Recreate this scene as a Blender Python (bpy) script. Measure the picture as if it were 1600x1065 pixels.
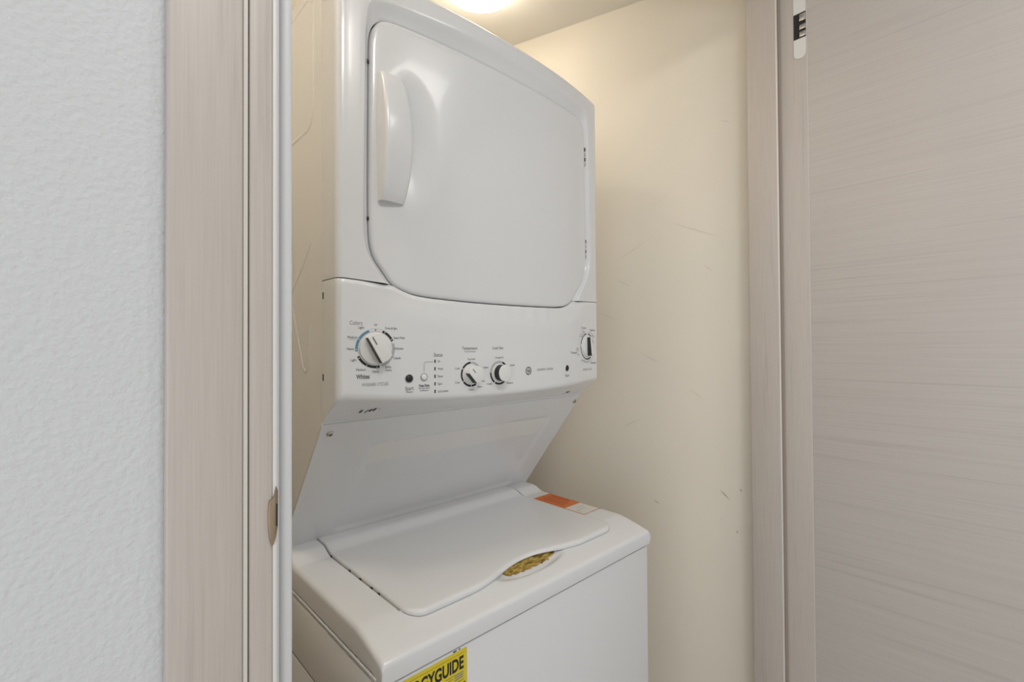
import bpy, bmesh, math, random
from mathutils import Matrix, Vector
random.seed(7)
for o in list(bpy.data.objects): bpy.data.objects.remove(o, do_unlink=True)
SC = bpy.context.scene
COL = SC.collection
sin, cos, pi = math.sin, math.cos, math.pi

# ------------------------------------------------------------------ camera
CAMZ = 1.28
YAW, PITCH, ROLL, FPX = 0.7537, 0.0123, -0.0060, 741.98
fw = Vector((sin(YAW)*cos(PITCH), cos(YAW)*cos(PITCH), sin(PITCH)))
rt = fw.cross(Vector((0, 0, 1))).normalized(); up = rt.cross(fw)
r2 = rt*cos(ROLL)+up*sin(ROLL); u2 = up*cos(ROLL)-rt*sin(ROLL)
cd = bpy.data.cameras.new('camera'); cam = bpy.data.objects.new('camera', cd); COL.objects.link(cam)
cd.sensor_width = 36; cd.lens = FPX/1600*36; cd.clip_start = 0.02
m = Matrix((r2, u2, -fw)).transposed().to_4x4(); m.translation = Vector((0, 0, CAMZ))
cam.matrix_world = m
SC.camera = cam

# ------------------------------------------------------------------ world, lights, exposure
w = bpy.data.worlds.new('world'); SC.world = w; w.use_nodes = True
w.node_tree.nodes['Background'].inputs[0].default_value = (0.86, 0.93, 1.0, 1)
w.node_tree.nodes['Background'].inputs[1].default_value = 1.2
def area(name, loc, rot, sx, sy, power, col):
    l = bpy.data.lights.new(name, 'AREA'); l.shape = 'RECTANGLE'; l.size = sx; l.size_y = sy
    l.energy = power; l.color = col
    o = bpy.data.objects.new(name, l); COL.objects.link(o); o.location = loc; o.rotation_euler = rot
    return o
area('added_side_daylight', (-1.57, -0.95, 1.05), (0, -pi/2, 0), 1.8, 2.2, 18, (0.92, 0.96, 1.0))  # added daylight source, unseen, brightens the door leaf and right jamb
area('added_hall_fill', (0.2, -2.64, 1.15), (pi/2, 0, 0), 2.6, 2.1, 9.5, (0.92, 0.96, 1.0))  # added fill from behind the viewer; the far wall has no window
area('hall_ceiling_light', (0.15, -0.60, 2.565), (0, 0, 0), 0.40, 0.40, 13, (1.0, 0.975, 0.94))
area('hall_ceiling_light', (0.98, -0.75, 2.565), (0, 0, 0), 0.40, 0.40, 6, (1.0, 0.975, 0.94))
VS = SC.view_settings
VS.view_transform = 'Standard'; VS.look = 'None'; VS.gamma = 1; VS.use_curve_mapping = False
VS.exposure = -0.31

# ------------------------------------------------------------------ materials
def principled(name, col, rough=0.5, metal=0.0, coat=0.0, spec=0.5):
    mt = bpy.data.materials.new(name); mt.use_nodes = True
    b = mt.node_tree.nodes['Principled BSDF']
    b.inputs['Base Color'].default_value = (*col, 1); b.inputs['Roughness'].default_value = rough
    b.inputs['Metallic'].default_value = metal; b.inputs['Coat Weight'].default_value = coat
    b.inputs['Coat Roughness'].default_value = 0.08
    b.inputs['Specular IOR Level'].default_value = spec
    return mt
def nd(mt, t, **kw):
    n = mt.node_tree.nodes.new(t)
    for k, v in kw.items(): setattr(n, k, v)
    return n
def lk(mt, a, b): mt.node_tree.links.new(a, b)
def coords(mt, scale, rot=(0, 0, 0)):
    tc = nd(mt, 'ShaderNodeTexCoord'); mp = nd(mt, 'ShaderNodeMapping')
    mp.inputs['Scale'].default_value = scale; mp.inputs['Rotation'].default_value = rot
    lk(mt, tc.outputs['Object'], mp.inputs['Vector']); return mp.outputs['Vector']
def noise(mt, vec, scale, detail=3, rough=0.5, dist=0.0):
    n = nd(mt, 'ShaderNodeTexNoise'); n.inputs['Scale'].default_value = scale
    n.inputs['Detail'].default_value = detail; n.inputs['Roughness'].default_value = rough
    n.inputs['Distortion'].default_value = dist
    lk(mt, vec, n.inputs['Vector']); return n.outputs['Fac']
def ramp(mt, fac, stops):
    r = nd(mt, 'ShaderNodeValToRGB'); e = r.color_ramp.elements
    e[0].position, e[0].color = stops[0][0], (*stops[0][1], 1)
    e[1].position, e[1].color = stops[-1][0], (*stops[-1][1], 1)
    for p, c in stops[1:-1]:
        q = e.new(p); q.color = (*c, 1)
    lk(mt, fac, r.inputs['Fac']); return r.outputs['Color']
def mix(mt, fac, a, b, mode='MIX'):
    n = nd(mt, 'ShaderNodeMix', data_type='RGBA', blend_type=mode)
    if isinstance(fac, float): n.inputs[0].default_value = fac
    else: lk(mt, fac, n.inputs[0])
    for s, v in ((6, a), (7, b)):
        if isinstance(v, tuple): n.inputs[s].default_value = (*v, 1)
        else: lk(mt, v, n.inputs[s])
    return n.outputs[2]
def bump(mt, h, strength, dist=0.001):
    b = nd(mt, 'ShaderNodeBump'); b.inputs['Strength'].default_value = strength
    b.inputs['Distance'].default_value = dist
    lk(mt, h, b.inputs['Height']); lk(mt, b.outputs['Normal'], mt.node_tree.nodes['Principled BSDF'].inputs['Normal'])
def setcol(mt, c): lk(mt, c, mt.node_tree.nodes['Principled BSDF'].inputs['Base Color'])

def wall_paint(name, col, scale, strength, rough=0.6):
    mt = principled(name, col, rough)
    v = coords(mt, (1, 1, 1))
    bump(mt, noise(mt, v, scale, 2, 0.5), strength, 0.0012)
    c = noise(mt, v, 3.0, 3)
    setcol(mt, ramp(mt, c, [(0.3, tuple(x*0.975 for x in col)), (0.7, col)]))
    return mt
def wood(name, light, mid, dark, along, fine, broad):
    """pale brushed laminate; 'along' = axis index of the grain"""
    mt = principled(name, mid, 0.42)
    s1 = [fine]*3; s1[along] = fine*(0.018 if along == 2 else 0.008)
    s2 = [broad]*3; s2[along] = broad*(0.04 if along == 2 else 0.018)
    f1 = noise(mt, coords(mt, tuple(s1)), 1.0, 4, 0.6, 0.0)
    f2 = noise(mt, coords(mt, tuple(s2)), 1.0, 4, 0.55, 0.35)
    a = ramp(mt, f1, [(0.25, dark), (0.5, mid), (0.75, light)])
    b = ramp(mt, f2, [(0.30, dark), (0.42, mid), (0.62, mid), (0.8, light)])
    setcol(mt, mix(mt, 0.55, a, b)); bump(mt, f1, 0.12, 0.0004)
    return mt

M = {}
M['hall_paint'] = wall_paint('hall_wall_paint', (0.63, 0.635, 0.645), 230, 0.75)
M['closet_paint'] = wall_paint('closet_cream_paint', (0.79, 0.725, 0.62), 160, 0.03, 0.5)
M['ceiling_paint'] = wall_paint('ceiling_paint', (0.78, 0.75, 0.69), 120, 0.03, 0.8)
M['casing_wood'] = wood('casing_laminate', (0.58, 0.525, 0.475), (0.52, 0.465, 0.42), (0.435, 0.385, 0.345), 2, 520, 90)
M['door_wood'] = wood('door_laminate', (0.60, 0.555, 0.525), (0.545, 0.50, 0.47), (0.46, 0.415, 0.39), 1, 420, 75)
M['seal'] = principled('grey_rubber_seal', (0.78, 0.80, 0.83), 0.45)
M['edge_white'] = principled('pale_band_and_glint', (0.72, 0.70, 0.67), 0.4)  # also paints the highlights on the jamb and stop edges
M['seal_shaded'] = principled('shaded_rubber_seal', (0.30, 0.24, 0.19), 0.6)  # seal colour darkened to paint the shadow in the groove
M['edge_glint'] = principled('painted_edge_glint', (0.64, 0.60, 0.55), 0.4)
M['dark'] = principled('dark_gap', (0.02, 0.02, 0.02), 0.7)
M['white'] = principled('white_enamel', (0.76, 0.765, 0.775), 0.24, coat=0.3)
M['white_plastic'] = principled('white_plastic', (0.78, 0.785, 0.79), 0.26, coat=0.25)
M['side_enamel'] = principled('white_side_enamel', (0.80, 0.79, 0.77), 0.30)
M['knob'] = principled('knob_white', (0.80, 0.80, 0.785), 0.35)
M['black'] = principled('black_plastic', (0.016, 0.016, 0.017), 0.35)
M['ink'] = principled('grey_ink', (0.075, 0.075, 0.08), 0.6)
M['ink_black'] = principled('black_ink', (0.015, 0.015, 0.015), 0.6)
M['ink_soft'] = principled('soft_grey_ink', (0.24, 0.24, 0.245), 0.6)
M['ink_pale'] = principled('pale_grey_ink', (0.48, 0.48, 0.49), 0.6)
M['ink_blue'] = principled('blue_ink', (0.10, 0.27, 0.40), 0.55)
M['yellow'] = principled('yellow_label_paper', (0.72, 0.58, 0.03), 0.5)
M['orange'] = principled('orange_label', (0.70, 0.17, 0.03), 0.4)
M['orange_dark'] = principled('orange_label_print', (0.42, 0.07, 0.01), 0.5)
M['paper'] = principled('white_label', (0.74, 0.72, 0.66), 0.45)
M['steel'] = principled('bright_steel', (0.62, 0.60, 0.57), 0.32, metal=1.0)
M['brass'] = principled('satin_nickel_bronze', (0.36, 0.275, 0.19), 0.38, metal=0.9)
M['chip'] = principled('paint_chip', (0.05, 0.045, 0.04), 0.8)
mt = principled('grime', (0.4, 0.28, 0.05), 0.6); M['grime'] = mt
setcol(mt, ramp(mt, noise(mt, coords(mt, (0.45, 2.4, 1)), 150, 5, 0.65),
       [(0.34, (0.06, 0.04, 0.008)), (0.47, (0.30, 0.19, 0.025)), (0.58, (0.52, 0.37, 0.08)), (0.76, (0.72, 0.62, 0.40))]))
mt = principled('floor_plank', (0.42, 0.36, 0.30), 0.4); M['floor'] = mt
setcol(mt, ramp(mt, noise(mt, coords(mt, (40, 2, 1)), 1, 4), [(0.3, (0.60, 0.56, 0.50)), (0.7, (0.70, 0.66, 0.60))]))
mt = bpy.data.materials.new('lamp_glass'); mt.use_nodes = True; M['lamp'] = mt
b = mt.node_tree.nodes['Principled BSDF']; b.inputs['Base Color'].default_value = (0.9, 0.88, 0.82, 1)
b.inputs['Emission Color'].default_value = (1.0, 0.905, 0.755, 1); b.inputs['Emission Strength'].default_value = 15.5
M['lamp_strong'] = mt.copy(); M['lamp_strong'].node_tree.nodes['Principled BSDF'].inputs['Emission Strength'].default_value = 25.0

# ------------------------------------------------------------------ builders
def tag(o, label=None, cat=None, group=None, kind=None):
    if label: o['label'] = label
    if cat: o['category'] = cat
    if group: o['group'] = group
    if kind: o['kind'] = kind
    return o
def empty(name, loc=(0, 0, 0)):
    o = bpy.data.objects.new(name, None); COL.objects.link(o); o.location = loc
    o.empty_display_size = 0.05; return o
def mk(name, vs, fs, mat, parent=None, smooth=False, mats=None, fm=None, org=(0, 0, 0)):
    """one mesh object; vs in metres, world axes, given relative to 'org' (the parent's base)"""
    me = bpy.data.meshes.new(name)
    me.from_pydata([tuple(v) for v in vs], [], fs); me.update()
    bm = bmesh.new(); bm.from_mesh(me)
    bmesh.ops.recalc_face_normals(bm, faces=bm.faces); bm.to_mesh(me); bm.free()
    for x in (mats or [mat]): me.materials.append(M[x])
    if fm:
        for p, i in zip(me.polygons, fm): p.material_index = i
    if smooth:
        for p in me.polygons: p.use_smooth = True
        me.set_sharp_from_angle(angle=math.radians(smooth if smooth > 1 else 35))
    o = bpy.data.objects.new(name, me); COL.objects.link(o)
    if parent: o.parent = parent
    return o
def boxdata(x0, x1, y0, y1, z0, z1, bev=0.0, seg=2):
    bm = bmesh.new(); bmesh.ops.create_cube(bm, size=1)
    for v in bm.verts:
        v.co = Vector((x0 if v.co.x < 0 else x1, y0 if v.co.y < 0 else y1, z0 if v.co.z < 0 else z1))
    if bev: bmesh.ops.bevel(bm, geom=bm.edges[:], offset=bev, segments=seg, affect='EDGES', profile=0.5)
    bm.verts.index_update()
    d = ([v.co.copy() for v in bm.verts], [[v.index for v in f.verts] for f in bm.faces]); bm.free(); return d
def box(name, x0, x1, y0, y1, z0, z1, mat, parent=None, bev=0.0, seg=2):
    vs, fs = boxdata(x0, x1, y0, y1, z0, z1, bev, seg)
    return mk(name, vs, fs, mat, parent, smooth=40 if bev else False)
def prism(name, pts, z0, z1, mat, parent=None, smooth=False):
    """vertical prism over a plan polygon"""
    n = len(pts); vs = [(x, y, z0) for x, y in pts]+[(x, y, z1) for x, y in pts]
    fs = [[i, (i+1) % n, (i+1) % n+n, i+n] for i in range(n)]+[list(range(n))[::-1], list(range(n, 2*n))]
    return mk(name, vs, fs, mat, parent, smooth)

# ------------------------------------------------------------------ the room
HZ, CZ = 2.58, CAMZ+1.10       # hall and closet ceiling heights
DT = 2.25                      # top of the door opening
tag(box('floor', -1.6, 2.3, -2.75, 1.5, -0.05, 0, 'floor'), 'plank floor of the hall and closet', 'floor', kind='structure')
tag(box('ceiling', -1.6, 2.3, -2.75, 0.41, HZ, HZ+0.06, 'ceiling_paint'), 'white ceiling over the hall', 'ceiling', kind='structure')
tag(box('ceiling_closet', -0.48, 1.60, 0.502, 1.46, CZ, CZ+0.06, 'ceiling_paint'), 'cream ceiling inside the laundry closet', 'ceiling', kind='structure')
tag(box('wall_front_left', -1.6, 0.085, 0.412, 0.50, 0, HZ, 'hall_paint'), 'white textured hall wall left of the doorway', 'wall', kind='structure')
tag(box('wall_front_right', 1.40, 2.3, 0.412, 0.50, 0, HZ, 'hall_paint'), 'white hall wall right of the doorway behind the open door', 'wall', kind='structure')
tag(box('wall_front_top', 0.086, 1.399, 0.412, 0.50, DT+0.05, HZ, 'hall_paint'), 'white hall wall above the doorway', 'wall', kind='structure')
tag(box('wall_hall_right', 2.3, 2.38, -2.75, 0.5, 0, HZ, 'hall_paint'), 'white side wall of the hall on the right', 'wall', kind='structure')
tag(box('wall_hall_back', -1.6, 2.3, -2.75, -2.67, 0, HZ, 'hall_paint'), 'white far wall of the hall behind the viewer', 'wall', kind='structure')
# left wall of the hall with an added opening, out of view, for light from the side
wb = [boxdata(-1.68, -1.6, -2.75, -2.05, 0, HZ), boxdata(-1.68, -1.6, 0.15, 0.5, 0, HZ),
      boxdata(-1.68, -1.6, -2.05, 0.15, 0, 0.12), boxdata(-1.68, -1.6, -2.05, 0.15, 1.98, HZ)]
vs, fs = [], []
for v, f in wb:
    k = len(vs); vs += v; fs += [[i+k for i in q] for q in f]
tag(mk('wall_hall_left', vs, fs, 'hall_paint'), 'white side wall of the hall around an added light opening', 'wall', kind='structure')
# closet: left, back, and the slanting wall on the right
tag(box('wall_closet_left', -0.48, -0.40, 0.502, 1.36, 0, CZ, 'closet_paint'), 'cream closet wall beside the machine, on its left', 'wall', kind='structure')
tag(box('wall_closet_back', -0.48, 1.149, 1.362, 1.44, 0, CZ, 'closet_paint'), 'cream closet wall behind the machine', 'wall', kind='structure')
tag(prism('wall_closet_right', [(1.4345, 0.502), (1.149, 1.362), (1.149, 1.44), (1.24, 1.44), (1.55, 0.502)], 0, CZ, 'closet_paint'),
    'tall cream closet wall with faint scuffs right of the machine', 'wall', kind='structure')
wr = bpy.data.objects['wall_closet_right']
# scuffs and specks on that wall: thin marks lying on the paint
wd = Vector((1.149-1.4345, 1.362-0.502, 0)).normalized(); wn = Vector((-wd.y, wd.x, 0))
if wn.x > 0: wn = -wn
def onwall(s, z, e=0.0006): return Vector((1.4345, 0.502, 0))+wd*s+Vector((0, 0, z))+wn*e
M['scuff'] = principled('scuff_mark', (0.69, 0.63, 0.53), 0.6)
M['speck'] = principled('dirt_speck', (0.46, 0.40, 0.32), 0.7)
def scuff(s0, z0, s1, z1, wdt, mat):
    a, c = Vector((s0, z0)), Vector((s1, z1)); d = (c-a).normalized(); n = Vector((-d.y, d.x))*wdt/2
    mm = (a+c)/2
    P = [a, mm+n, c, mm-n]
    mk('scuff_mark', [onwall(q.x, q.y) for q in P], [[0, 1, 2, 3]], mat, wr)

# ------------------------------------------------------------------ door frame, left (latch side)
t1 = tag(empty('trim_1', (0.09, 0.42, 0)), 'pale wood-grain door frame with a strike plate, left of the machine', 'door frame', kind='structure')
def W(o): # keep world placement under an empty
    o.matrix_parent_inverse = Matrix.Translation(-Vector(o.parent.location)); return o
W(box('casing_board', 0.0500, 0.0975, 0.4000, 0.4118, 0, DT+0.05, 'casing_wood', t1, 0.0018, 3))
W(tag(box('edge_band_or_glint', 0.0975, 0.1004, 0.4002, 0.4118, 0, DT+0.05, 'edge_glint', t1), 'pale strip painted as the casing edge highlight'))  # highlight along the casing edge, put into the colour of a strip
W(box('jamb_board', 0.1016, 0.1184, 0.4010, 0.5005, 0, DT, 'casing_wood', t1, 0.0012, 3))
W(box('backing_board', 0.0860, 0.1016, 0.4125, 0.5005, 0, DT, 'dark', t1))
W(tag(box('edge_band_or_glint', 0.1184, 0.1217, 0.4010, 0.4290, 0, DT, 'edge_white', t1, 0.0008, 2), 'pale strip painted as the casing edge highlight'))  # light catching the rounded jamb edge, painted as a pale strip
W(box('door_stop', 0.1206, 0.1296, 0.4300, 0.5005, 0, DT, 'casing_wood', t1, 0.001))
# rubber seal: half-round bead on the stop
pts = [(0.1298, 0.4290), (0.1316, 0.4290)]+[(0.1366+0.0050*cos(a), 0.4288-0.0050*sin(a)) for a in [pi*(1-i/12) for i in range(13)]]+[(0.1424, 0.4301), (0.1424, 0.4370), (0.1298, 0.4370)]
W(tag(prism('seal_strip', pts, 0, DT, 'seal', t1, smooth=35), 'light grey rubber door seal'))
W(box('seal_backing', 0.1331, 0.1400, 0.4372, 0.5005, 0, DT, 'casing_wood', t1))
# strike plate: lip curling round the jamb edge
ol = [(0.1204, -0.108), (0.1188, -0.1155), (0.1170, -0.1175), (0.1154, -0.1185), (0.1148, -0.124), (0.1147, -0.133), (0.1150, -0.141),
      (0.1158, -0.1475), (0.1170, -0.1530), (0.1182, -0.1530), (0.1200, -0.1475), (0.1214, -0.140)]
ol = ol+[(0.1216, -0.112)]
def lipy(x): return 0.4006-0.0012*math.sin(min(1, max(0, (x-0.1147)/0.0068))*pi*0.75)
vs = [(x, lipy(x)-0.0010, CAMZ+z) for x, z in ol]+[(x, lipy(x)+0.0006, CAMZ+z) for x, z in ol]
n = len(ol)
cx = sum(x for x, z in ol)/n; cz = sum(z for x, z in ol)/n
vs.append((cx+0.0004, lipy(cx)-0.0019, CAMZ+cz))
fs = [[i, (i+1) % n, 2*n] for i in range(n)]+[[i, (i+1) % n, (i+1) % n+n, i+n] for i in range(n)]+[list(range(n, 2*n))]
sp = W(tag(mk('strike_plate', vs, fs, 'brass', t1, smooth=50), 'bronze-coloured metal strike plate lip'))
W(box('latch_slot', 0.1202, 0.1208, lipy(0.1205)-0.0023, lipy(0.1205)+0.0003, CAMZ-0.1385, CAMZ-0.1215, 'dark', t1))

# ------------------------------------------------------------------ door frame, right (hinge side)
t2 = tag(empty('trim_2', (1.40, 0.45, 0)), 'warm-lit wood-grain door frame with a concealed hinge, right of the closet', 'door frame', kind='structure')
W(box('jamb_board', 1.3770, 1.3990, 0.3600, 0.5010, 0, DT, 'casing_wood', t2, 0.001))
W(box('door_stop', 1.3620, 1.3768, 0.4260, 0.5010, 0, DT, 'casing_wood', t2, 0.0018, 3))
pts = [(1.3700, 0.4258)]+[(1.3730+0.0030*cos(a), 0.4240-0.0042*sin(a)) for a in [pi*(1-i/10) for i in range(11)]]+[(1.3760, 0.4258)]
W(tag(box('edge_band_or_glint', 1.3616, 1.3632, 0.4246, 0.4285, 0, DT, 'edge_white', t2, 0.0005), 'pale strip painted as the casing edge highlight'))  # bright line on the stop corner is a painted highlight
W(tag(prism('seal_strip', pts, 0, DT, 'seal_shaded', t2, smooth=35), 'door seal coloured dark for the groove shadow'))
W(box('header_board', 0.1016, 1.3990, 0.4010, 0.5005, DT+0.001, DT+0.045, 'casing_wood', t2))
# concealed hinge: pale cover plates round a black pocket with steel arms
hz0, hz1 = CAMZ+0.790, CAMZ+0.856
yc0, yc1 = 0.3612, 0.3890
def plate(z0, z1, rnd_bottom):
    r = (yc1-yc0)/2; yc = (yc0+yc1)/2; P = []
    if rnd_bottom:
        P = [(yc0, z1), (yc1, z1)]+[(yc+r*cos(a), z0+r+r*sin(a)) for a in [-i*pi/10 for i in range(11)]]
    else:
        P = [(yc1, z0), (yc0, z0)]+[(yc-r*cos(a), z1-r+r*sin(a)) for a in [i*pi/10 for i in range(11)]]
    n = len(P); vs = [(1.3757, y, z) for y, z in P]+[(1.3772, y, z) for y, z in P]
    fs = [list(range(n)), list(range(n, 2*n))[::-1]]+[[i, (i+1) % n, (i+1) % n+n, i+n] for i in range(n)]
    return vs, fs
for a, c, rb in ((hz0-0.052, hz0, True), (hz1, hz1+0.052, False)):
    vs, fs = plate(a, c, rb); W(tag(mk('hinge_cover', vs, fs, 'edge_white', t2), 'pale hinge cover plate'))
hp = W(tag(box('hinge_pocket', 1.3762, 1.3775, yc0, yc1, hz0, hz1, 'black', t2), 'black hinge pocket'))
for a, c in ((0.003, 0.016), (0.022, 0.034), (0.044, 0.062)):
    o = box('hinge_arm', 1.3740, 1.3768, yc0, 0.3750, hz0+a, hz0+c, 'steel', t2, 0.0008); W(tag(o, 'steel hinge arm'))

# ------------------------------------------------------------------ the open door leaf
dr = tag(empty('door_1', (1.40, 0.0, 0)), 'open grey wood-grain door leaf at the right edge', 'door', kind='structure')
W(box('door_leaf', 1.3775, 1.4175, -0.74, 0.3585, 0.01, DT-0.005, 'door_wood', dr, 0.0008))
W(tag(box('edge_band_or_glint', 1.3773, 1.4177, 0.3586, 0.3600, 0.01, DT-0.005, 'edge_white', dr), 'pale edge banding'))

# ------------------------------------------------------------------ ceiling lamp
def lathe(name, prof, mat, parent, seg=48, smooth=40):
    vs, fs = [], []
    for r, z in prof:
        for k in range(seg): vs.append((r*cos(2*pi*k/seg), r*sin(2*pi*k/seg), z))
    for j in range(len(prof)-1):
        for k in range(seg):
            a, c = j*seg+k, j*seg+(k+1) % seg; fs.append([a, c, c+seg, a+seg])
    fs.append(list(range(seg))[::-1]); fs.append(list(range((len(prof)-1)*seg, len(prof)*seg)))
    return mk(name, vs, fs, mat, parent, smooth)
def ceiling_lamp(x, y, label, glass):
    lp = tag(empty('ceiling_lamp', (x, y, CZ)), label, 'lamp', 'dome lamps on the closet ceiling')
    lathe('lamp_base', [(0.085, -0.0005), (0.088, -0.012), (0.080, -0.020)], 'white', lp)
    lathe('lamp_dome', [(0.079, -0.018)]+[(0.110*cos(a), -0.038-0.034*sin(a)) for a in [-0.6+i*(pi/2+0.6)/16 for i in range(17)]][:-1]+[(0.004, -0.072)], glass, lp)
ceiling_lamp(0.880, 1.065, 'glowing white dome lamp on the closet ceiling above the machine', 'lamp')
ceiling_lamp(-0.14, 0.70, 'added glowing dome lamp, out of view, on the closet ceiling left of the machine', 'lamp_strong')  # second lamp added out of view to light the machine's left side

# ------------------------------------------------------------------ the laundry machine
XL = 0.3116; HW = 34.15
ORG = Vector((XL+HW/100, 0.95, 0))
unit = tag(empty('laundry_center', ORG), 'white stacked washer and dryer machine standing in the closet', 'washer dryer')
def U(x, y, h):          # x from the machine's left side, y depth, h from eye level, in centimetres
    return Vector(((x-HW)/100, y/100-0.95, CAMZ+h/100))
def part(name, P, fs, mat, parent=None, **kw): return mk(name, [U(*q) for q in P], fs, mat, parent or unit, **kw)
def ubox(name, x0, x1, y0, y1, h0, h1, mat, parent=None, bev=0.0, seg=2):
    a, c = U(x0, y0, h0), U(x1, y1, h1); return box(name, a.x, c.x, a.y, c.y, a.z, c.z, mat, parent or unit, bev/100, seg)
def Yb(x): # bowed dryer front
    t = min(1.0, abs((x-HW)/HW)); return 73.8-3.45*(1-t**2.3)
def lerp(a, b, t): return a+(b-a)*t
def sstep(t): t = max(0, min(1, t)); return t*t*(3-2*t)

# --- dryer body: cabinet above, sloping support below
side = [(79.7, 64.2), (79.7, -12.6), (100.8, -39.6), (133, -39.6), (133, 64.2)]
n = 5
P = [(0.05, y, h) for y, h in side]+[(68.25, y, h) for y, h in side]
cab = part('dryer_cabinet', P, [list(range(5)), list(range(5, 10))[::-1]]+[[i, (i+1) % 5, (i+1) % 5+5, i+5] for i in range(5)], 'side_enamel')
def ridge(pts, wdt, hgt, closed=False, name='embossed_rib'):
    """raised rib along a polyline on the left side (x = 0)"""
    vs, fs = [], []; n = len(pts)
    for i, (y, h) in enumerate(pts):
        a = pts[max(0, i-1)]; c = pts[min(n-1, i+1)]
        d = Vector((c[0]-a[0], c[1]-a[1])).normalized(); q = Vector((-d.y, d.x))
        for s, e in ((-1, 0.0), (-0.4, 1.0), (0.4, 1.0), (1, 0.0)):
            vs.append((0.05-e*hgt, y+q.x*wdt*s, h+q.y*wdt*s))
    for i in range(n-1):
        for k in range(3): fs.append([i*4+k, i*4+k+1, i*4+4+k+1, i*4+4+k])
    return part(name, vs, fs, 'side_enamel', cab, smooth=60)
arc = [(86.6-3*cos(a), 41.8-3*sin(a)) for a in [i*pi/2/8 for i in range(9)]]
ridge([(83.6, 60.5), (83.6, 50)]+arc+[(94, 38.8), (118, 38.8)], 0.38, 0.10)
ridge([(83.6, 60.5), (86, 62.2), (94, 62.2), (118, 62.2)], 0.38, 0.10)
ridge([(97.5, 14), (95.3, 9.8), (92.2, 4), (89.6, -1.6), (88.4, -3.6), (87.2, -4.3), (86.0, -3.6), (85.2, -1.2), (85.2, 4)], 0.36, 0.10)
ridge([(84.6, 18.4), (88, 15.4), (94.6, 10.2), (100, 6.4)], 0.36, 0.10)
for h in (8.7, -4.9):
    ubox('side_clip', -0.06, 0.1, 78.9, 79.25, h-0.55, h+0.55, 'chip', cab)

# --- dryer door outline (x, h)
OUT = [(9.41, 10.73), (7.64, 12.97), (6.24, 15.1), (5.62, 17.4), (5.42, 21.4), (5.42, 31), (5.5, 41.7), (5.62, 50.6), (5.85, 52.6), (6.5, 54.2), (7.6, 55.2), (9.2, 55.6),
       (13.5, 55.65), (20, 55.6), (27.3, 55.55), (35.7, 55.55), (45.8, 55.6), (56.9, 55.75), (59.6, 55.6), (61.3, 54.7), (62.2, 53.1), (62.55, 50.6), (62.75, 38), (62.9, 22.4), (62.5, 19.0), (60.7, 15.8), (57.8, 12.7), (56.3, 10.9),
       (54.6, 9.9), (52.2, 9.2), (47.5, 8.85), (35.4, 8.6), (25.5, 8.62), (17.1, 8.9), (13.4, 9.25), (11.5, 9.75)]
IJ = 27   # index of the right seam junction; 0 is the left one
def catmull(pts, closed, sub):
    n = len(pts); R = []
    rng = n if closed else n-1
    for i in range(rng):
        g = lambda k: Vector(pts[k % n]) if closed else Vector(pts[max(0, min(n-1, k))])
        p0, p1, p2, p3 = g(i-1), g(i), g(i+1), g(i+2)
        # centripetal-like: damp tangents by neighbouring lengths
        l0, l1, l2 = max(1e-6, (p1-p0).length), (p2-p1).length, max(1e-6, (p3-p2).length)
        t1 = (p2-p0)/(l0+l1)*l1; t2 = (p3-p1)/(l1+l2)*l1
        for s in range(sub):
            t = s/sub
            h00, h10, h01, h11 = 2*t**3-3*t**2+1, t**3-2*t**2+t, -2*t**3+3*t**2, t**3-t**2
            R.append(p1*h00+t1*h10+p2*h01+t2*h11)
    if not closed: R.append(Vector(pts[-1]))
    return R
SUB = 6
OC = catmull(OUT, True, SUB)                 # closed smooth outline
UPPER = OC[:IJ*SUB+1]                        # from the left junction over the top to the right one
LOWER = OC[IJ*SUB:]+[OC[0]]                  # door bottom, right to left
def zlow(x):
    for a, c in zip(LOWER, LOWER[1:]):
        if c.x <= x <= a.x: return lerp(c.y, a.y, (x-c.x)/max(1e-6, a.x-c.x))
    return None
XJL, ZJL = UPPER[0].x, UPPER[0].y; XJR, ZJR = UPPER[-1].x, UPPER[-1].y
def normals(poly, closed=True):
    R = []; n = len(poly)
    for i in range(n):
        a = poly[(i-1) % n] if closed or i > 0 else poly[0]; c = poly[(i+1) % n] if closed or i < n-1 else poly[-1]
        d = (c-a).normalized(); R.append(Vector((-d.y, d.x)))
    return R
# outline runs clockwise seen from the front (up the left side): left-hand normal points outward
UN = normals(UPPER, False)

# --- dryer front frame: from the door opening out to the machine's edge, with a dished bevel
RB = 1.3; ZT = 62.7; RC = 1.6
def perim(t):   # t 0..3 : left side, top, right side ; inset by RB
    x0, x1, z0, z1 = RB, 68.3-RB, 11.25, ZT-RB
    if t <= 1: return Vector((x0, lerp(z0, z1, t))), Vector((-1, 0))
    if t <= 2: return Vector((lerp(x0, x1, t-1), z1)), Vector((0, 1))
    return Vector((x1, lerp(z1, z0, t-2))), Vector((1, 0))
iTL, iTR = 10*SUB, 19*SUB
def seglen(a, c):
    L = [0.0]
    for i in range(a, c): L.append(L[-1]+(UPPER[i+1]-UPPER[i]).length)
    return [v/L[-1] for v in L]
T = []
for k, (a, c) in enumerate(((0, iTL), (iTL, iTR), (iTR, len(UPPER)-1))):
    f = seglen(a, c); T += [k+v for v in (f if k == 2 else f[:-1])]
rows = []
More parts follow.
